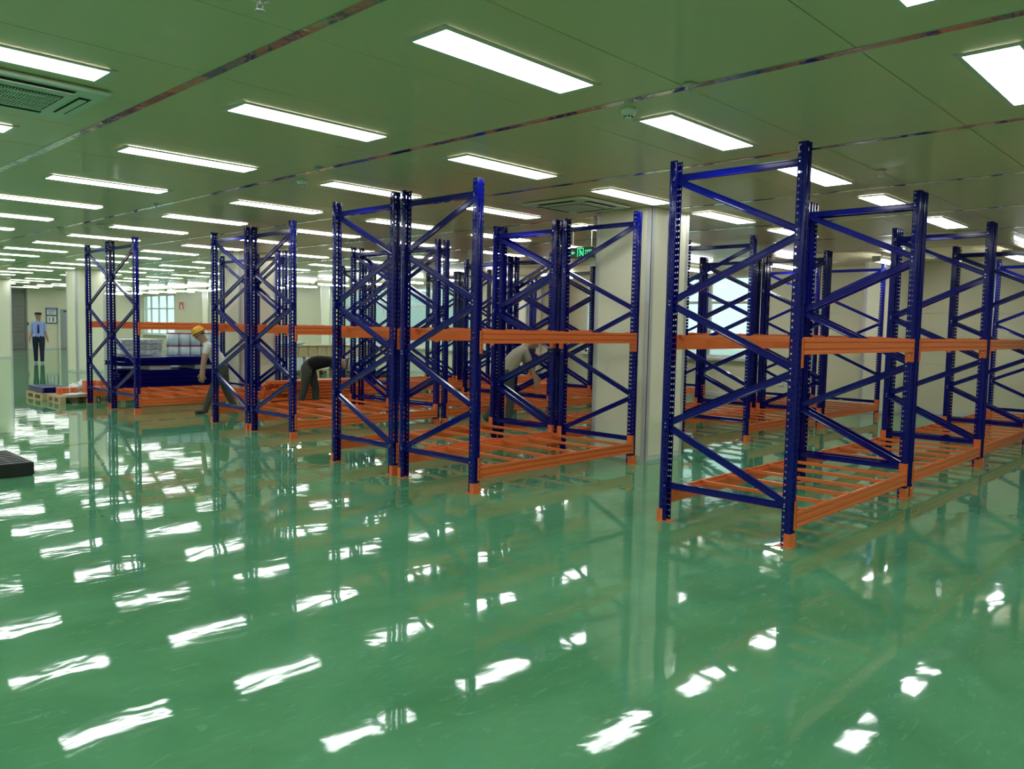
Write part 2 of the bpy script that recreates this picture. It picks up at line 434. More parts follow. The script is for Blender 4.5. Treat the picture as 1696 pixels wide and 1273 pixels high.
# ------------------------------------------------------------------ pallet racking
POST_H = 3.05; UL = 2.64; DEP = 1.11
def strip(bm, p0, p1, cols, H, pitch=.05, z0=.02):
    """sheet strip from 2D p0 to p1; cols = [(t0,t1,zoff,zlen)] columns of real holes"""
    p0 = Vector(p0); p1 = Vector(p1)
    def V(t, z):
        q = p0.lerp(p1, t); return bm.verts.new((q.x, q.y, z))
    def quad(t0, t1, a, b): bm.faces.new((V(t0, a), V(t1, a), V(t1, b), V(t0, b)))
    if not cols: quad(0, 1, 0, H); return
    edges = [0]
    for c in cols: edges += [c[0], c[1]]
    edges.append(1)
    for i in range(len(edges)-1):
        a, b = edges[i], edges[i+1]
        if i % 2 == 0: quad(a, b, 0, H)
        else:
            zo, zl = cols[i//2][2], cols[i//2][3]; z = z0+zo; last = 0
            while z+zl < H-.01:
                quad(a, b, last, z); last = z+zl; z += pitch
            quad(a, b, last, H)
def post_mesh():
    bm = bmesh.new(); H = POST_H
    pr = [(-.030, .035), (-.045, .035), (-.045, -.026), (-.038, -.035), (-.013, -.035), (-.009, -.026),
          (.009, -.026), (.013, -.035), (.038, -.035), (.045, -.026), (.045, .035), (.030, .035)]
    side = [(.14, .38, .0, .015), (.54, .72, .0, .012)]
    side_r = [(1-b, 1-a, zo, zl) for a, b, zo, zl in reversed(side)]
    slot = [(.2, .84, .006, .029)]
    for k in range(len(pr)-1):
        cols = None
        if k == 1: cols = side
        elif k == 9: cols = side_r
        elif k in (3, 7): cols = slot
        strip(bm, pr[k], pr[k+1], cols, H)
    bmesh.ops.remove_doubles(bm, verts=bm.verts, dist=.0002)
    bmesh.ops.recalc_face_normals(bm, faces=bm.faces)
    bmesh.ops.solidify(bm, geom=bm.faces[:], thickness=.0022)
    return finish(bm, 'upright_post', M['blue'])
ME = {}
ME['post'] = post_mesh()
def foot():
    bm = bmesh.new()
    box(bm, -.062, -.055, 0, .062, .075, .005)
    box(bm, -.052, -.044, .005, .052, -.039, .105); box(bm, -.052, -.044, .005, -.048, .01, .105); box(bm, .048, -.044, .005, .052, .01, .105)
    cyl(bm, (-.02, -.044, .085), (-.02, -.049, .085), .007, 6, mi=1); cyl(bm, (.025, -.044, .06), (.025, -.049, .06), .007, 6, mi=1)
    return finish(bm, 'foot_guard', [M['orange'], M['screw']])
ME['foot'] = foot()
def brace(L, name):
    # lipped channel: ridge lines along both edges, shallow groove in the middle
    pr = [(-.014, -.028), (.014, -.028), (.014, -.020), (.009, -.014), (.009, .014), (.014, .020), (.014, .028), (-.014, .028), (-.014, .020), (-.009, .014), (-.009, -.014), (-.014, -.020)]
    bm = bmesh.new(); a = [bm.verts.new((u, 0, v)) for u, v in pr]; b = [bm.verts.new((u, L, v)) for u, v in pr]
    n = len(pr)
    for i in range(n): bm.faces.new((a[i], a[(i+1) % n], b[(i+1) % n], b[i]))
    bm.faces.new(a[::-1]); bm.faces.new(b); bmesh.ops.recalc_face_normals(bm, faces=bm.faces)
    for t in (.018, L-.018):
        cyl(bm, (-.049, t, 0), (.049, t, 0), .006, 6, mi=1)
    return finish(bm, name, [M['blue'], M['screw']])
NODES = [.31, .83, 1.35, 1.87, 2.39, 2.91]
ME['hbrace'] = brace(DEP, 'brace')
dl = math.hypot(DEP, .52)-.0; ME['dbrace'] = brace(dl, 'brace')
BL = UL-.09-.006
BEAM_PR = [(0, 0), (0, .018), (.010, .023), (.010, .040), (0, .045), (0, .078), (.010, .083), (.010, .094), (0, .098), (0, .122), (.022, .122), (.022, .092), (.048, .092), (.048, 0)]
ME['beam'] = extrude_profile(BEAM_PR, (0, 0, 0), 'x', BL, 'beam', M['orange'])
def connector(up):
    bm = bmesh.new(); H = .225
    # front leg with slots (strip in x-z plane)
    def V(x, z): return bm.verts.new((x, 0, z))
    xs = (-.040, -.026, -.014, .004)
    def quad(a, b, c, d): bm.faces.new((V(a, c), V(b, c), V(b, d), V(a, d)))
    quad(xs[0], xs[1], 0, H); quad(xs[2], xs[3], 0, H); last = 0
    for k in range(4):
        z = .025+.05*k; quad(xs[1], xs[2], last, z); last = z+.022
    quad(xs[1], xs[2], last, H)
    bmesh.ops.remove_doubles(bm, verts=bm.verts, dist=.0002)
    bmesh.ops.solidify(bm, geom=bm.faces[:], thickness=.004)
    box(bm, 0, 0, 0, .004, .072, H)
    cyl(bm, (.003, .035, H*.3 if not up else H*.8), (.007, .035, H*.3 if not up else H*.8), .006, 6, mi=1)
    return finish(bm, 'beam_connector', [M['orange'], M['screw']])
ME['conn'] = connector(False)
def mirror_x(me, name):
    m2 = me.copy(); m2.name = name
    for v in m2.vertices: v.co.x = -v.co.x
    m2.flip_normals(); return m2
ME['conn_r'] = mirror_x(ME['conn'], 'beam_connector_r')
def crossbar():
    bm = bmesh.new(); y0, y1 = -.016, DEP+.016
    box(bm, -.016, y0, 0, .016, y1, .029)
    for s, yy in ((-1, y0), (1, y1)):
        a, b = sorted((yy, yy+s*.026)); box(bm, -.024, a, .029, .024, b, .037)
        a, b = sorted((yy, yy-s*.03)); box(bm, -.02, a, .029, .02, b, .033)
    return finish(bm, 'crossbar', M['orange'])
ME['bar'] = crossbar()
BARX = [.19, .65, 1.11, 1.56, 2.02, 2.47]
def make_unit(mirror):
    """origin = near-left post foot on the floor. mirror: brace zigzag starts at the far post"""
    root = bpy.data.objects.new('pallet_rack', None); COL.objects.link(root)
    for x in (0, UL):
        for (y, r) in ((0, 0), (DEP, math.pi)):
            p = link('upright_post', ME['post'], root, (x, y, .003), (0, 0, r)); link('foot_guard', ME['foot'], p, (0, 0, -.003))
        for z in (NODES[0], NODES[-1]): link('brace', ME['hbrace'], root, (x, 0, z))
        for k in range(5):
            up = (k % 2 == 0) != mirror
            z0, z1 = (NODES[k], NODES[k+1]) if up else (NODES[k+1], NODES[k])
            link('brace', ME['dbrace'], root, (x+(.0 if k % 2 else .0), 0, z0+(.012 if up else -.012)), (math.atan2(z1-z0-(.024 if up else -.024), DEP), 0, 0))
    for z, up in ((.14, True), (1.475, False)):
        for (y, r) in ((0, 0), (DEP, math.pi)):
            if r == 0: loc = (.048, -.043, z)
            else: loc = (UL-.048, DEP+.043, z)
            b = link('beam', ME['beam'], root, loc, (0, 0, r))
            zz = -.012 if up else .125-.225
            link('beam_connector', ME['conn'], b, (-.0025, .0, zz)); link('beam_connector', ME['conn_r'], b, (BL+.0025, .0, zz))
        for x in BARX: link('crossbar', ME['bar'], root, (x, 0, z+.0925))
    return root
def register(root):
    out = []
    for c in KIDS(root): out.append((c, KIDS(c)))
    return out
RN = make_unit(False); RM = make_unit(True)
TREE = {RN: register(RN), RM: register(RM)}
used = {}
rows = [  # name, y, mirror, starts, length, description
    ('nearest rack row on the right', 2.59, False, [5.80, 8.56, 11.33, 14.10], 2.62, 'right row'),
    ('front half of the nearest double row', 5.575, True, [5.30, 10.88, 13.64], 2.64, None),
    ('back half of the nearest double row', 6.865, False, [5.30, 8.08, 10.88, 13.64], 2.64, None),
    ('front half of the middle double row', 9.90, True, [5.86, 8.70, 11.55, 14.38], 2.66, None),
    ('back half of the middle double row', 11.17, False, [5.86, 8.70, 11.55, 14.38], 2.66, None),
    ('front half of the farthest double row', 14.15, True, [5.35, 8.20, 11.16, 14.08], 2.70, None),
    ('back half of the farthest double row', 15.40, False, [5.35, 11.16, 14.08], 2.70, None)]
pos_words = {1: 'aisle-end unit', 2: 'second unit', 3: 'third unit', 4: 'window-end unit'}
for (rn, y, mir, starts, L, _) in rows:
    src = RM if mir else RN
    for n, x in enumerate(starts):
        if src not in used: r = src; used[src] = 1
        else:
            r = src.copy(); COL.objects.link(r)
            for c, gk in TREE[src]:
                d = c.copy(); COL.objects.link(d); d.parent = r
                for g2 in gk: e = g2.copy(); COL.objects.link(e); e.parent = d
        r.location = (x, y, 0); r.scale = (L/UL, 1, 1)
        pw = pos_words[4 if n == len(starts)-1 else n+1]
        r['label'] = 'blue and orange pallet rack, %s, %s' % (pw, rn)
        r['category'] = 'pallet rack'; r['group'] = 'blue and orange pallet racks'

# ------------------------------------------------------------------ ceiling equipment
def cassette(x, y, lab, s=.95):
    t = thing('air_conditioner', lab, 'air conditioner', (x, y, CEIL), group='ceiling cassette air conditioners')
    bm = bmesh.new(); h = s/2
    box(bm, -h, -h, -.035, h, h, -.005, bevel=.014)
    box(bm, -h*.62, -h*.62, -.045, h*.62, h*.62, -.035, bevel=.003)
    link('fascia', finish(bm, 'fascia', M['ac']), t)
    bm = bmesh.new(); box(bm, -h*.52, -h*.52, -.049, h*.52, h*.52, -.045)
    gr = link('intake_grille', finish(bm, 'grille', M['dark']), t)
    bm = bmesh.new()
    n = 26
    for k in range(n):
        q = -h*.5 + h*k/n; box(bm, q, -h*.5, -.054, q+.009, h*.5, -.049)
    for k in range(4):
        q = -h*.5 + h*(k+.5)/4; box(bm, -h*.5, q-.003, -.056, h*.5, q+.003, -.053)
    sl = link('grille_bars', finish(bm, 'grille_bars', M['ac']), gr)
    for a in range(4):
        bm = bmesh.new(); box(bm, -h*.58, -h*.86, -.0375, h*.58, -h*.70, -.034); sl = link('air_slot', finish(bm, 'air_slot', M['slot']), t, rot=(0, 0, a*math.pi/2))
        bm = bmesh.new(); box(bm, -h*.56, -h*.80, -.052, h*.56, -h*.705, -.046); link('louvre', finish(bm, 'louvre', M['ac']), t, rot=(0, 0, a*math.pi/2))
    bm = bmesh.new(); box(bm, -.14, -h*.45, -.060, .14, -h*.40, -.055); link('name_plate', finish(bm, 'plate', M['ac']), t)
cassette(1.53, 6.12, 'square ceiling cassette air conditioner at the upper left edge')
cassette(7.53, 6.2, 'square ceiling cassette air conditioner beside the nearest cream pillar')

def sprinkler(x, y, lab):
    bm = bmesh.new()
    lathe(bm, [(.001, 0), (.042, 0), (.045, -.006), (.02, -.014), (.012, -.016), (.012, -.03), (.008, -.032)], 14)
    box(bm, -.016, -.003, -.055, -.012, .003, -.028); box(bm, .012, -.003, -.055, .016, .003, -.028)
    lathe(bm, [(.001, -.056), (.025, -.056), (.025, -.059), (.001, -.059)], 12)
    thing('sprinkler_head', lab, 'sprinkler', (x, y, CEIL-.004), group='sprinkler heads on the ceiling', me=finish(bm, 'sprinkler_head', M['alu']))
def detector(x, y, lab):
    t = thing('smoke_detector', lab, 'smoke detector', (x, y, CEIL), group='smoke detectors on the ceiling')
    bm = bmesh.new(); lathe(bm, [(.001, 0), (.055, 0), (.055, -.02), (.05, -.026), (.05, -.034), (.045, -.042), (.028, -.046), (.024, -.062), (.001, -.064)], 20)
    link('body', finish(bm, 'body', M['paper'], True), t)
    bm = bmesh.new()
    for a in range(8):
        an = a*math.pi/4; c, s = math.cos(an)*.027, math.sin(an)*.027
        box(bm, c-.004, s-.004, -.058, c+.004, s+.004, -.049)
    link('vent_slots', finish(bm, 'vents', M['slot']), t)
spr = [(4.30, 2.67, 'sprinkler head above the gap before the nearest right rack'), (7.63, 2.68, 'sprinkler head above the nearest right row of racks'),
       (4.27, 6.75, 'sprinkler head above the left post of the nearest double row'), (1.9, 3.5, 'sprinkler head at the top edge, left of the nearest steel strip')]
for k in range(6): spr.append((4.28+.05*k, 10.6+4.1*k, 'sprinkler head on the steel strip left of the racks, %s beyond the nearest row' % ordinal(k+1)))
for k in range(6): spr.append((8.35, 8.0+4.1*k, 'sprinkler head near the cream pillars, %s behind the nearest pillar' % ordinal(k+1)))
for k in range(4): spr.append((12.5, 4.0+4.1*k, 'sprinkler head over the inner rack bays, %s from the right' % ordinal(k+1)))
for x, y, l in spr: sprinkler(x, y, l)
for x, y, l in [(4.52, 3.28, 'round white smoke detector left of the nearest right rack'), (4.55, 7.5, 'round white smoke detector above the nearest double row'),
                (4.6, 13.6, 'round white smoke detector above the farthest double row'), (4.7, 19.8, 'round white smoke detector beyond the farthest racks'),
                (9.6, 19.8, 'round white smoke detector beyond the middle pillar'), (13.7, 10.4, 'round white smoke detector near the first window')]: detector(x, y, l)

# exit sign
ex = thing('exit_sign', 'hanging black exit sign with green arrow and running figure', 'exit sign', (9.42, 7.62, 2.79))
link('sign_plate', box_me('plate', M['exit_black'], -.015, -.23, -.08, .015, .23, .08, bevel=.004), ex)
bm = bmesh.new()
def sb(y0, z0, y1, z1): a, b = sorted((y0, y1)); box(bm, -.019, a, z0, -.015, b, z1)
def sq(pts):
    bm2v = [bm.verts.new((-.019, p, q)) for p, q in pts]; bb = [bm.verts.new((-.015, p, q)) for p, q in pts]
    bm.faces.new(bm2v); bm.faces.new(bb[::-1]); n = len(pts)
    for i in range(n): bm.faces.new((bm2v[i], bb[i], bb[(i+1) % n], bm2v[(i+1) % n]))
# sign seen from -X: +Y is to the left
sb(.13, -.008, .18, .008); sq([(.20, 0), (.165, .03), (.165, -.03)])
sb(.07, -.065, .078, .065); sb(-.04, -.065, -.032, .065); sb(.07, .057, -.032, .065)
link('arrow_and_doorway', finish(bm, 'arrow', M['exit_green']), ex)
bm = bmesh.new(); cyl(bm, (-.019, .03, .04), (-.015, .03, .04), .011, 10)
sq([(.03, .028), (.008, .02), (-.005, -.012), (.015, -.016)]); sq([(.015, -.014), (.04, -.03), (.03, -.055), (.02, -.052), (.026, -.034), (.002, -.02)])
sq([(0, -.012), (-.02, -.05), (-.028, -.045), (-.008, -.008)]); sq([(.028, .022), (.048, .002), (.044, -.004), (.022, .012)]); sq([(.01, .02), (-.018, .006), (-.016, 0), (.008, .01)])
link('running_figure', finish(bm, 'figure', M['exit_green']), ex)
bm = bmesh.new()
for k in range(4):
    c = -.07-.034*k; sb(c, .012, c-.026, .016); sb(c, .026, c-.026, .030); sb(c-.011, .004, c-.015, .036); sb(c, -.028, c-.02, -.024); sb(c, -.014, c-.02, -.010)
link('sign_characters', finish(bm, 'chars', M['exit_green']), ex)
bm = bmesh.new()
for s in (-.18, .18): cyl(bm, (0, s, .08), (0, s, CEIL-2.79), .006, 6)
link('hanger', finish(bm, 'hanger', M['alu']), ex)

# fire sign on far right wall
fs = thing('fire_sign', 'small square red fire point sign with white border on the window wall', 'sign', (X1-.01, 41.35, 2.42),
           me=box_me('plate', M['paper'], -.012, -.32, -.24, .0, .32, .24))
link('red_field', box_me('field', M['red'], -.016, -.27, -.20, -.012, .27, .20), fs)
bm = bmesh.new(); box(bm, -.020, -.10, -.18, -.016, .10, .02); lathe(bm, [(.001, -.01), (.09, -.01), (.09, .05), (.001, .07)], 12, c=(0, 0, 0))
for v in bm.verts:
    if v.co.x > -.0159 or v.co.x < -.021: v.co.x = max(-.021, min(-.016, v.co.x*.02-.018))
link('pictogram', finish(bm, 'pict', M['paper']), fs)
so = thing('wall_socket', 'white wall socket box low on the window wall', 'socket', (X1, 8.35, .47), me=box_me('socket', M['paper'], -.04, -.06, -.09, 0, .06, .09, bevel=.006))
link('socket_face', box_me('face', M['ink'], -.044, -.02, -.03, -.04, .02, .0), so)
for k in range(4):
    og = thing('leaning_beam', 'orange rack beam leaning against the window wall, %s from the right' % ordinal(k+1), 'rack beam', (X1-.28, 15.0+.13*k, .01), group='beams leaning at the window wall', me=ME['beam'])
    og.rotation_euler = (0, -math.pi/2+.06, 0)

# ------------------------------------------------------------------ pallets, stacks and goods
def wood_pallet(x, y, rz, lab, L=1.2, W=1.0, me=None):
    t = thing('wooden_pallet', lab, 'pallet', (x, y, 0), rz, 'wooden pallets')
    pl = box_me('board', M['wood'], 0, 0, 0, L, .1, .018, bevel=.002)
    for k in range(7): link('deck_board', pl, t, (0, k*(W-.1)/6, .122))
    st = box_me('stringer', M['wood'], 0, 0, 0, .1, W, .02)
    bl = box_me('block', M['wood'], 0, 0, 0, .1, .12, .08)
    for k in range(3):
        link('stringer', st, t, (k*(L-.1)/2, 0, .102)); link('stringer', st, t, (k*(L-.1)/2, 0, 0))
        for q in range(3): link('block', bl, t, (k*(L-.1)/2, q*(W-.12)/2, .021))
    return t
wood_pallet(4.79, 17.5, .02, 'wooden pallet under blue rack parts, leftmost on the floor')
wood_pallet(4.86, 16.64, 0, 'wooden pallet with orange parts beside the leftmost rack post', 1.2, .8)
for k in range(14):
    x = 4.82+(k % 7)*.07; z = .142+(k//7)*.056
    bm = bmesh.new(); box(bm, 0, 0, 0, .05, .95+.1*random.random(), .054, bevel=.006)
    thing('blue_brace', 'dark blue loose rack brace in the heap on the left pallet', 'rack part', (x, 17.53+random.random()*.05, z+.001), random.uniform(-.01, .01), 'blue braces on the left pallet', me=finish(bm, 'blue_brace', M['blue']))
def crumple(name, lab, loc, size, m, seed, cat='plastic bag', n=3, grp=None):
    rnd = random.Random(seed); bm = bmesh.new(); bmesh.ops.create_icosphere(bm, subdivisions=n, radius=1)
    for v in bm.verts:
        k = 1+rnd.uniform(-.16, .16); v.co = Vector((v.co.x*size[0]*k, v.co.y*size[1]*k, max(0, (v.co.z*.5+.45)*size[2]*k*2)))
    mn = min(v.co.z for v in bm.verts)
    for v in bm.verts: v.co.z -= mn
    return thing(name, lab, cat, loc, 0, grp, me=finish(bm, name, m, True))
crumple('plastic_bag', 'crumpled white plastic bag beside the blue parts on the pallet', (5.42, 17.62, .142), (.11, .12, .09), M['film'], 1)
crumple('plastic_bag', 'crumpled clear plastic bag behind the orange parts', (5.72, 17.9, .142), (.17, .16, .11), M['film'], 2)
crumple('plastic_sheet', 'flat white plastic sheet over the pallet edge', (5.17, 16.77, .142), (.24, .10, .025), M['film'], 3, 'plastic sheet')
k = 0
for (x, y, z, w, d, h) in [(4.98, 17.08, .142, .32, .22, .13), (5.46, 16.68, .142, .2, .2, .16), (5.70, 16.68, .142, .18, .2, .16), (5.46, 17.08, .142, .2, .22, .26), (5.72, 17.08, .142, .2, .2, .25)]:
    bm = bmesh.new()
    for q in range(4): box(bm, q*w/4, 0, 0, q*w/4+w/4-.006, d, h, bevel=.004)
    o = thing('orange_bundle', ['flat orange bundle of rack parts on the pallet', 'strapped orange bundle of rack parts, left one at the pallet front', 'strapped orange bundle of rack parts, right one at the pallet front',
              'taller orange bundle at the back of the pallet, left one', 'taller orange bundle at the back of the pallet, right one'][k], 'rack parts', (x, y, z), group='orange bundles on the pallet', me=finish(bm, 'orange_bundle', M['orange']))
    link('strap', box_me('strap', M['film'], w*.55, -.004, -.0, w*.55+.016, d+.004, h+.004), o); k += 1

# black plastic pallet at left edge
bp_ = thing('black_pallet', 'black plastic pallet on the floor at the left edge', 'pallet', (1.22, 9.22, 0))
deck = bmesh.new()
for q in range(9): box(deck, 0, q*.116, .12, 1.2, q*.116+.05, .145, bevel=.003)
for q in range(9): box(deck, q*.145, 0, .115, q*.145+.035, 1.0, .138)
link('deck_lattice', finish(deck, 'deck', M['black']), bp_)
for q in range(3):
    link('runner', box_me('runner', M['black'], 0, q*.44, 0, 1.2, q*.44+.12, .02), bp_)
    for s in range(3): link('leg', box_me('leg', M['black'], s*.53, q*.44, .02, s*.53+.14, q*.44+.12, .115, bevel=.004), bp_)
link('side_skirt', box_me('skirt', M['black'], -.002, -.012, .012, 1.202, -.001, .14, bevel=.003), bp_)
link('side_skirt', box_me('skirt', M['black'], 1.201, -.012, .012, 1.212, 1.0, .14, bevel=.003), bp_)

# stack of blue upright frames behind the farthest double row
post_lay = ME['post']
for k in range(3): thing('timber_bearer', 'timber bearer under the stacked blue uprights', 'timber', (6.6+k*1.1, 17.2, 0), group='timber bearers', me=box_me('bearer', M['wood'], 0, 0, 0, .09, 1.0, .09))
n = 0
def lay_post(x, y, z, grp, lab, rz=0):
    o = thing('spare_upright', lab, 'rack part', (x, y, z), group=grp, me=post_lay); o.rotation_euler = (math.pi/2*0, math.pi/2, rz); return o
for layer in range(5):
    for r in range(10):
        lay_post(6.3+random.uniform(-.16, .16)+.03*layer, 17.26+r*.098, .138+.096*layer, 'dark blue uprights in the low stack', 'dark blue slotted upright lying in the low stack behind the farthest racks')
for k in range(3): thing('spacer_block', 'pale spacer block between the two stacks of blue uprights', 'timber', (6.8+k*1.0, 17.3, .574), group='spacers', me=box_me('spacer', M['paper'], 0, 0, 0, .45, .85, .09))
for layer in range(2):
    for r in range(10):
        lay_post(6.2+.1*layer+random.uniform(-.05, .05), 17.26+r*.098, .712+.096*layer, 'dark blue uprights in the top stack', 'dark blue slotted upright lying in the top stack behind the farthest racks')
# goods behind: wrapped grey sheets, pale blue rolls
wood_pallet(6.72, 18.75, 0, 'wooden pallet under the grey wrapped sheets', 1.0, 1.0)
for k in range(9):
    bm = bmesh.new(); box(bm, 0, 0, 0, .92, .9, .112, bevel=.012)
    for v in bm.verts: v.co += Vector((random.uniform(-.012, .012), random.uniform(-.012, .012), 0))
    thing('wrapped_bundle', 'grey film-wrapped bundle, %s up in the stack behind the blue uprights' % ordinal(k+1), 'bundle', (6.76+random.uniform(-.015, .015), 18.8, .142+k*.117), group='grey wrapped bundles', me=finish(bm, 'wrapped_bundle', M['wrapped']))
wood_pallet(7.82, 18.75, 0, 'wooden pallet under the pale blue rolls', 1.75, 1.0)
for lv in range(4):
    for c in range(6):
        bm = bmesh.new(); lathe(bm, [(.03, 0), (.12, 0), (.132, .008), (.132, .290), (.12, .30), (.03, .30)], 20)
        o = thing('film_roll', 'pale blue roll, %s from the left in the %s tier by the timber stack' % (ordinal(c+1), ['bottom', 'second', 'third', 'top'][lv]), 'roll', (7.98+c*.27, 18.92, .142+lv*.303), group='pale blue rolls', me=finish(bm, 'film_roll', M['drum'], True))
        bm = bmesh.new(); lathe(bm, [(.133, .27), (.134, .275), (.134, .296), (.133, .298)], 20); link('red_band', finish(bm, 'red_band', M['redband']), o)
# orange beam stack by the black-shirted worker
for lv in range(9):
    for r in range(4):
        o = thing('spare_beam', 'orange rack beam in the stack behind the worker in black', 'rack beam', (7.62+random.uniform(-.25, .2), 13.02+.28+r*.095+random.uniform(-.01, .01), .006+lv*.0605), group='stacked orange beams', me=ME['beam'])
        o.rotation_euler = (math.pi/2*(1 if lv % 2 == 0 else 1), 0, random.uniform(-.012, .012)); o.scale = (.82, 1, 1); o.location.y += .1; o.scale.z = .60
# second orange stack further right, where the far worker stands
for lv in range(5):
    for r in range(5):
        o = thing('spare_beam', 'orange rack beam in the low stack beneath the far worker', 'rack beam', (13.0+random.uniform(-.05, .05), 12.95+r*.13, .004+lv*.051), random.uniform(-.01, .01), group='low stack of orange beams', me=ME['beam'])
        o.rotation_euler.x = math.pi/2; o.location.y += .05; o.scale = (.9, 1, 1)
# cartons on wrapped pallets near the window wall
for k in range(4):
    wood_pallet(12.55+k*.95, 22.0, 0, 'wooden pallet under grey wrapped block, %s from the left' % ordinal(k+1), .85, .8)
    bm = bmesh.new(); box(bm, 0, 0, 0, .85, .78, .42, bevel=.03)
    thing('wrapped_block', 'pale grey film-wrapped block under the cartons, %s from the left' % ordinal(k+1), 'bundle', (12.55+k*.95, 22.0, .142), group='wrapped blocks under cartons', me=finish(bm, 'wrapped_block', M['film']))
for k in range(11):
    w = .325
    bm = bmesh.new(); box(bm, 0, 0, 0, w, .5, .345, bevel=.004)
    o = thing('carton', 'brown carton on the wrapped blocks, %s from the left in the row' % ordinal(k+1), 'carton', (12.58+k*.343, 22.05, .564), group='brown cartons in a row', me=finish(bm, 'carton', M['carton']))
    link('printed_mark', box_me('mark', M['tape'], w*.35, -.002, .2, w*.62, .001, .215), o)
    link('tape_strip', box_me('tapes', M['tape'], w*.46, -.001, .343, w*.54, .501, .3465), o)
thing('long_carton', 'long flat carton lid lying along the row of cartons', 'carton', (12.55, 22.0, .911), me=box_me('lid', M['carton'], 0, 0, 0, 3.6, .55, .035, bevel=.004))
for k in range(6):
    crumple('pale_blue_sack', 'pale blue plastic sack, %s up in the pile left of the cartons' % ordinal(k+1), (12.05+(k % 2)*.04, 22.3, .0+k*.158), (.36, .3, .072), M['bag'], 20+k, 'sack', 2, 'pale blue sacks')
crumple('pale_blue_sack', 'flat pale blue plastic sack on top of the cartons', (13.1, 22.25, .946), (.5, .2, .055), M['bag'], 33, 'sack', 3)
bk = thing('black_crates', 'black plastic pallet stack on the floor beyond the racks', 'pallet', (12.7, 18.0, 0))
for k in range(3): link('pallet_deck', box_me('deck', M['black'], 0, 0, .12*k+.03, 1.2, 1.0, .12*k+.11, bevel=.01), bk)
for k in range(3): link('foot_rail', box_me('rail', M['black'], 0, k*.44, 0, 1.2, k*.44+.12, .03), bk)
for (x, y, a, l, lab) in [(3.3, 11.2, .1, .34, 'curled scrap of yellow tape on the floor near the left racks'), (4.1, 14.3, -.2, .2, 'small yellow tape scrap on the floor by the leftmost rack')]:
    bm = bmesh.new(); n = 8; prev = None
    for q in range(n+1):
        t = q/n; px = l*t; pz = .004+.015*math.sin(t*math.pi); vs = [bm.verts.new((px, s*.02+.03*math.sin(t*3), pz)) for s in (-1, 1)]
        if prev: bm.faces.new((prev[0], vs[0], vs[1], prev[1]))
        prev = vs
    bmesh.ops.solidify(bm, geom=bm.faces[:], thickness=.002)
    thing('tape_scrap', lab, 'tape', (x, y, 0), a, me=finish(bm, 'tape_scrap', M['yellow_tape']))

# ------------------------------------------------------------------ people
def skin_body(name, verts, edges, rad, mats_by_edge, mats, parent, cutter=None):
    me = bpy.data.meshes.new(name); me.from_pydata([tuple(v) for v in verts], edges, [])
    o = bpy.data.objects.new(name, me); COL.objects.link(o)
    o.modifiers.new('skin', 'SKIN')
    sv = me.skin_vertices[0].data
    for i, r in enumerate(rad): sv[i].radius = (r, r) if not isinstance(r, tuple) else r
    sv[0].use_root = True
    o.modifiers['skin'].use_smooth_shade = True
    ss = o.modifiers.new('sub', 'SUBSURF'); ss.levels = 2; ss.render_levels = 2
    dg = bpy.context.evaluated_depsgraph_get(); dg.update()
    ev = o.evaluated_get(dg); m2 = bpy.data.meshes.new_from_object(ev)
    bpy.data.objects.remove(o); m2.name = name
    m2.materials.clear()
    for m in mats: m2.materials.append(m)
    V = [Vector(v) for v in verts]
    for p in m2.polygons:
        c = p.center; best = 1e9; mi = 0
        for (a, b), k in zip(edges, mats_by_edge):
            ab = V[b]-V[a]; t = max(0, min(1, (c-V[a]).dot(ab)/max(1e-9, ab.length_squared)))
            ra = rad[a] if not isinstance(rad[a], tuple) else rad[a][0]; rb = rad[b] if not isinstance(rad[b], tuple) else rad[b][0]
            d = (c-(V[a]+ab*t)).length - (ra*(1-t)+rb*t)
            if d < best: best = d; mi = k
        if mi in (1, 2) and cutter is not None:
            t = (c-cutter[0]).dot(cutter[1])
            if mi == 1 and t < .045: mi = 2
            elif mi == 2 and t > .045: mi = 1
        p.material_index = mi; p.use_smooth = True
    return link(name, m2, parent)
def dirv(pitch, yaw=0):
    """pitch 0 = straight down, + forwards(+x); yaw turns to +y"""
    return Vector((math.sin(pitch)*math.cos(yaw), math.sin(pitch)*math.sin(yaw), -math.cos(pitch)))
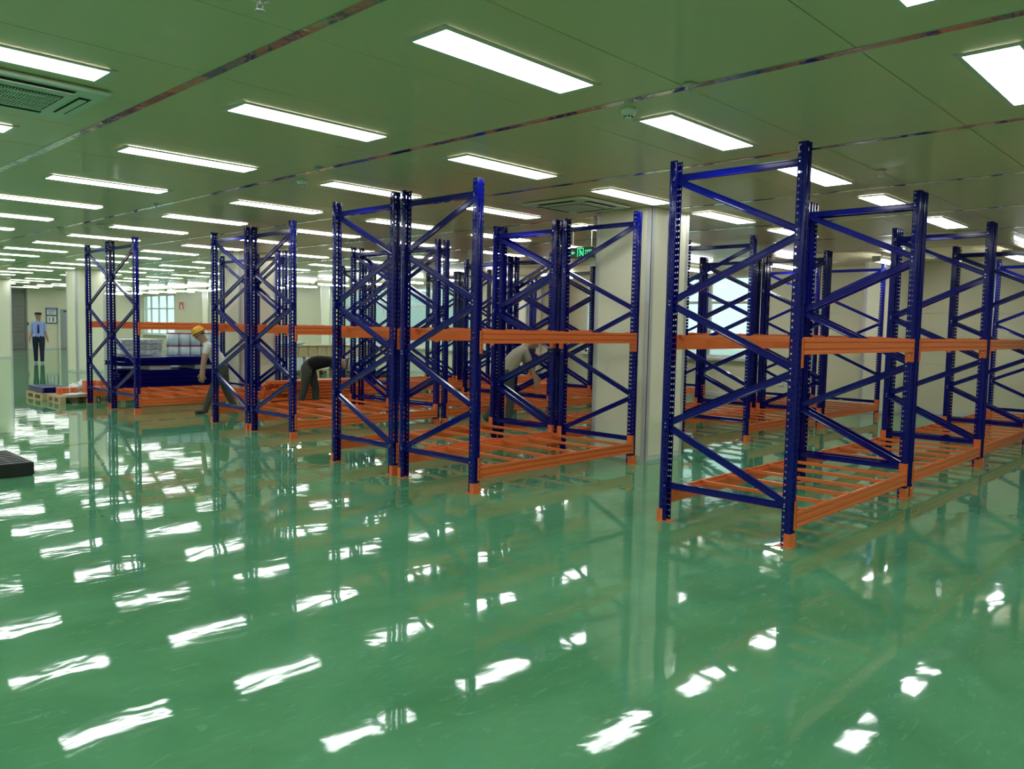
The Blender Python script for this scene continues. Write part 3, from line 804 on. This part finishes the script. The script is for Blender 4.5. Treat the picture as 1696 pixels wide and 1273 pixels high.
def person(lab, loc, rz, pose, shirt, trousers, shoe, hat=None, sleeves='short', S=1.0, extras=None):
    """local frame: x forward, y left, z up"""
    t = thing('person', lab, 'person', loc, rz)
    V = []; E = []; R = []; K = []
    def add(p, r):
        big = 1.24 if (r if not isinstance(r, tuple) else r[0]) > .03 else 1.08
        r = r*big if not isinstance(r, tuple) else (r[0]*big, r[1]*big)
        V.append(Vector(p)*S); R.append(r*S if not isinstance(r, tuple) else (r[0]*S, r[1]*S)); return len(V)-1
    def con(a, b, k): E.append((a, b)); K.append(k)
    SK, SH, TR, FT = 0, 1, 2, 3
    hip = Vector(pose.get('pelvis', (0, 0, .93))); lean = pose.get('lean', 0); bend = pose.get('bend', lean)
    pel = add(hip, .115)
    up1 = Vector((math.sin(lean), 0, math.cos(lean))); up2 = Vector((math.sin(bend), 0, math.cos(bend)))
    sd = pose.get('side', 0); up1.y += sd; up2.y += sd; up1.normalize(); up2.normalize()
    wa = add(hip+up1*.16, .125); ch = add(hip+up1*.16+up2*.18, .125); nb = add(hip+up1*.16+up2*.37, .065)
    con(pel, wa, SH); con(wa, ch, SH); con(ch, nb, SH)
    nk = Vector((math.sin(pose.get('neck', bend)), 0, math.cos(pose.get('neck', bend)))); nk.y += sd*.5; nk.normalize()
    P = V[nb]/S
    n1 = add(P+nk*.085, .052); con(nb, n1, SK)
    hd = pose.get('head', pose.get('neck', bend)); hv = Vector((math.sin(hd), 0, math.cos(hd)))
    hf = Vector((math.cos(hd), 0, -math.sin(hd)))
    base = V[n1]/S
    h1 = add(base+hv*.075+hf*.018, .078); h2 = add(base+hv*.15+hf*.012, .088); h3 = add(base+hv*.205+hf*.004, .062)
    con(n1, h1, SK); con(h1, h2, SK); con(h2, h3, SK)
    nose = add(base+hv*.10+hf*.108, .012); con(h1, nose, SK)
    side = Vector((0, 1, 0))
    for s, key in ((1, 'L'), (-1, 'R')):
        sh = add(P-up2*.045+side*s*.165, .06); con(ch, sh, SH)
        ua = pose['arm'+key][0]; fa = pose['arm'+key][1]
        u = dirv(*ua); f = dirv(*fa)
        mid = add(V[sh]/S+u*.15, .048); con(sh, mid, SH)
        el = add(V[sh]/S+u*.285, .040); con(mid, el, SH if sleeves == 'long' or sleeves == 'elbow' else SK)
        fm = add(V[el]/S+f*.10, .037); con(el, fm, SK)
        wr = add(V[el]/S+f*.25, .027); con(fm, wr, SK)
        pm = add(V[wr]/S+f*.06, (.022, .036)); con(wr, pm, SK)
        # fingers: fan across the palm, slightly curled
        fw = f.normalized(); ax = Vector((1, 0, 0)) if abs(fw.x) < .8 else Vector((0, 0, 1)); ac = fw.cross(side*s).normalized()
        if ac.length < .1: ac = ax
        inn = -side*s
        for q in range(4):
            off = ac*((q-1.5)*.021); ln = (.062, .072, .068, .054)[q]
            k0 = add(V[pm]/S+off+fw*.03, .0095); k1 = add(V[k0]/S+fw*ln*.55+inn*.006, .0085); k2 = add(V[k1]/S+fw*ln*.5+inn*.018, .0075)
            con(pm, k0, SK); con(k0, k1, SK); con(k1, k2, SK)
        th0 = add(V[wr]/S+fw*.03+ac*(-.035)+inn*.01, .011); th1 = add(V[th0]/S+fw*.035-ac*.022+inn*.01, .010); th2 = add(V[th1]/S+fw*.03-ac*.004+inn*.008, .0085)
        con(wr, th0, SK); con(th0, th1, SK); con(th1, th2, SK)
    toes = {}
    for s, key in ((1, 'L'), (-1, 'R')):
        hj = add(hip+side*s*.095+Vector((0, 0, -.05)), .105); con(pel, hj, TR)
        a = dirv(*pose['leg'+key][0]); b = dirv(*pose['leg'+key][1])
        m1 = add(V[hj]/S+a*.2, .082); kn = add(V[hj]/S+a*.41, .062); cf = add(V[kn]/S+b*.14, .06); an = add(V[kn]/S+b*.385, .05)
        con(hj, m1, TR); con(m1, kn, TR); con(kn, cf, TR); con(cf, an, TR)
        fy = pose['leg'+key][2] if len(pose['leg'+key]) > 2 else 0
        fd = Vector((math.cos(fy), math.sin(fy), 0))
        A = V[an]/S
        hz = A.z-.035
        heel = add(Vector((A.x-fd.x*.03, A.y-fd.y*.03, max(.04, hz))), .038); ball = add(Vector((A.x+fd.x*.12, A.y+fd.y*.12, .034)), .032); toe = add(Vector((A.x+fd.x*.185, A.y+fd.y*.185, .03)), .024)
        con(an, heel, FT); con(heel, ball, FT); con(ball, toe, FT)
    skin_body('body', V, E, R, K, [M['skin'], shirt, trousers, shoe], t, (hip*S, up1))
    # head details
    H = Matrix((hf, side, hv)).transposed().to_4x4(); H.translation = base*S
    def hpart(name, me): o = link(name, me, t); o.matrix_local = H; return o
    for s in (-1, 1):
        bm = bmesh.new(); bmesh.ops.create_uvsphere(bm, u_segments=8, v_segments=6, radius=.011*S)
        for v in bm.verts: v.co += Vector((.085, s*.032, .125))*S
        hpart('eye', finish(bm, 'eye', M['hair'], True))
        bm = bmesh.new(); bmesh.ops.create_uvsphere(bm, u_segments=8, v_segments=6, radius=.028*S)
        for v in bm.verts: v.co = Vector((v.co.x*.6, v.co.y*.35, v.co.z)) + Vector((.0, s*.083, .11))*S
        hpart('ear', finish(bm, 'ear', M['skin'], True))
    bm = bmesh.new(); box(bm, .078*S, -.022*S, .062*S, .096*S, .022*S, .070*S, bevel=.002)
    hpart('mouth', finish(bm, 'mouth', mat('lips', (.3, .1, .08), .5)))
    bm = bmesh.new(); bmesh.ops.create_uvsphere(bm, u_segments=16, v_segments=10, radius=1)
    for v in bm.verts:
        x, y, z = v.co; v.co = Vector((-.008+x*.094, y*.094, .150+z*.092))*S
    ret = [v for v in bm.verts if v.co.x > .045*S and v.co.z < .175*S or v.co.z < .085*S]
    bmesh.ops.delete(bm, geom=ret, context='VERTS')
    hpart('hair', finish(bm, 'hair', M['hair'], True))
    if hat:
        kind, hm = hat
        bm = bmesh.new(); seg = 20
        if kind == 'hard':
            lathe(bm, [(.142, .135), (.122, .14), (.118, .175), (.108, .215), (.085, .248), (.05, .266), (.001, .272)], seg)
            for v in bm.verts:
                if v.co.z < .138 and v.co.x > 0: v.co.x *= 1.22
            box(bm, -.10, -.012, .225, .10, .012, .276, bevel=.006)
            o = None
            for v in bm.verts: v.co *= S
            ho = hpart('hard_hat', finish(bm, 'hard_hat', hm, False))
            bm = bmesh.new(); lathe(bm, [(.1235, .142), (.125, .145), (.1225, .163), (.121, .165)], seg)
            for v in bm.verts: v.co *= S
            link('hat_band', finish(bm, 'hat_band', M['shoe']), ho)
        else:
            lathe(bm, [(.098, .15), (.104, .19), (.112, .225), (.09, .245), (.001, .252)], seg)
            box(bm, .07, -.065, .150, .175, .065, .160, bevel=.004)
            for v in bm.verts: v.co *= S
            hpart('peaked_cap', finish(bm, 'peaked_cap', hm, False))
    return t, V, S
# guard walking toward the camera: faces roughly -Y/-X
g_t, gV, gS = person('person walking in a light blue uniform shirt, dark tie, black cap and navy trousers', (8.72, 32.1, 0), math.radians(-106),
    dict(pelvis=(0, 0, .90), lean=.02, bend=.02, armL=((.12, 1.9), (.28, 1.2)), armR=((.12, -1.9), (.25, -1.2)), legL=((.16,), (-.05,)), legR=((-.10,), (-.22,))),
    M['shirt_blue'], M['navy'], M['shoe_cover'], ('cap', M['navy']), 'elbow', 1.04)
def on(parent, name, me): return link(name, me, parent)
bm = bmesh.new()
vs = [(.155, 0, 1.41), (.165, .02, 1.38), (.175, .035, 1.12), (.172, 0, 1.06), (.175, -.035, 1.12), (.165, -.02, 1.38)]
a = [bm.verts.new(v) for v in vs]; b = [bm.verts.new((v[0]-.06, v[1], v[2])) for v in vs]
bm.faces.new(a); bm.faces.new(b[::-1])
for i in range(6): bm.faces.new((a[i], b[i], b[(i+1) % 6], a[(i+1) % 6]))
bmesh.ops.recalc_face_normals(bm, faces=bm.faces); on(g_t, 'necktie', finish(bm, 'necktie', M['navy']))
for s in (-1, 1):
    on(g_t, 'epaulette', box_me('ep', M['navy'], -.03, s*.165-.06, 1.455, .03, s*.165+.06, 1.475, bevel=.006))
on(g_t, 'belt', box_me('belt', M['shoe'], -.10, -.125, .955, .115, .125, .995, bevel=.03))

person('person in a white T-shirt and yellow hard hat leaning over behind the second rack group', (6.62, 13.55, 0), math.radians(158),
    dict(pelvis=(.02, 0, .86), lean=.45, bend=.62, neck=.5, head=.55, armL=((.25, .2), (.1, 0)), armR=((.2, -.1), (.15, 0)), legL=((.45,), (.35,)), legR=((-.2,), (-.45,))),
    M['shirt_white'], M['trouser'], M['shoe'], ('hard', M['yellow_hat']), 'short', .95)
person('person in a black T-shirt and white hard hat bending double over orange beams', (8.02, 13.0, 0), math.radians(-42),
    dict(pelvis=(0, 0, .88), lean=1.2, bend=1.55, neck=1.6, head=1.75, armL=((.12, .1), (-.05, 0)), armR=((.35, -.1), (.2, 0)), legL=((.30, .35), (.02, .3)), legR=((-.12,), (-.32,))),
    M['shirt_black'], M['trouser'], M['shoe'], ('hard', M['white_hat']), 'short', .98)
person('person in a beige shirt and dark grey trousers leaning right among the racks', (9.62, 9.42, 0), math.radians(-30),
    dict(pelvis=(.02, 0, .87), lean=.5, bend=.75, neck=.8, head=.8, armL=((.5, .2), (.7, 0)), armR=((.4, -.2), (.3, 0)), legL=((-.25,), (-.5,)), legR=((.2,), (-.1,))),
    M['shirt_beige'], M['trouser'], M['shoe'], None, 'short', 1.0)
person('person in black clothes bending beside the far orange stack', (14.35, 13.75, 0), math.radians(-25),
    dict(pelvis=(0, 0, .86), lean=.75, bend=1.1, neck=1.0, head=1.0, armL=((1.1, .1), (1.3, 0)), armR=((.8, -.1), (1.1, 0)), legL=((.3,), (-.25,)), legR=((-.05,), (-.25,))),
    M['shirt_black'], M['navy'], M['shoe'], None, 'short', .98)

# ------------------------------------------------------------------ outside the windows
bo = thing('neighbouring_building', 'pale clad building with teal roof edge seen through the windows', 'building', (0, 0, 0))
link('wall', box_me('facade', M['facade'], 25, 22, -.29, 30, 50, 4.3), bo)
link('roof_edge', box_me('roof', M['teal'], 24.9, 21.9, 4.3, 30.1, 50.1, 4.9), bo)
for k in range(4):
    continue
    link('window_band', box_me('band', M['facade_dark'], 24.95, 26.5+k*3.4, .6, 25.02, 28.9+k*3.4, 2.2), bo)
thing('paved_yard', 'grey paved yard outside the windows', 'ground', me=box_me('yard', M['ground'], 18.3, -10, -.4, 80, 80, -.3))
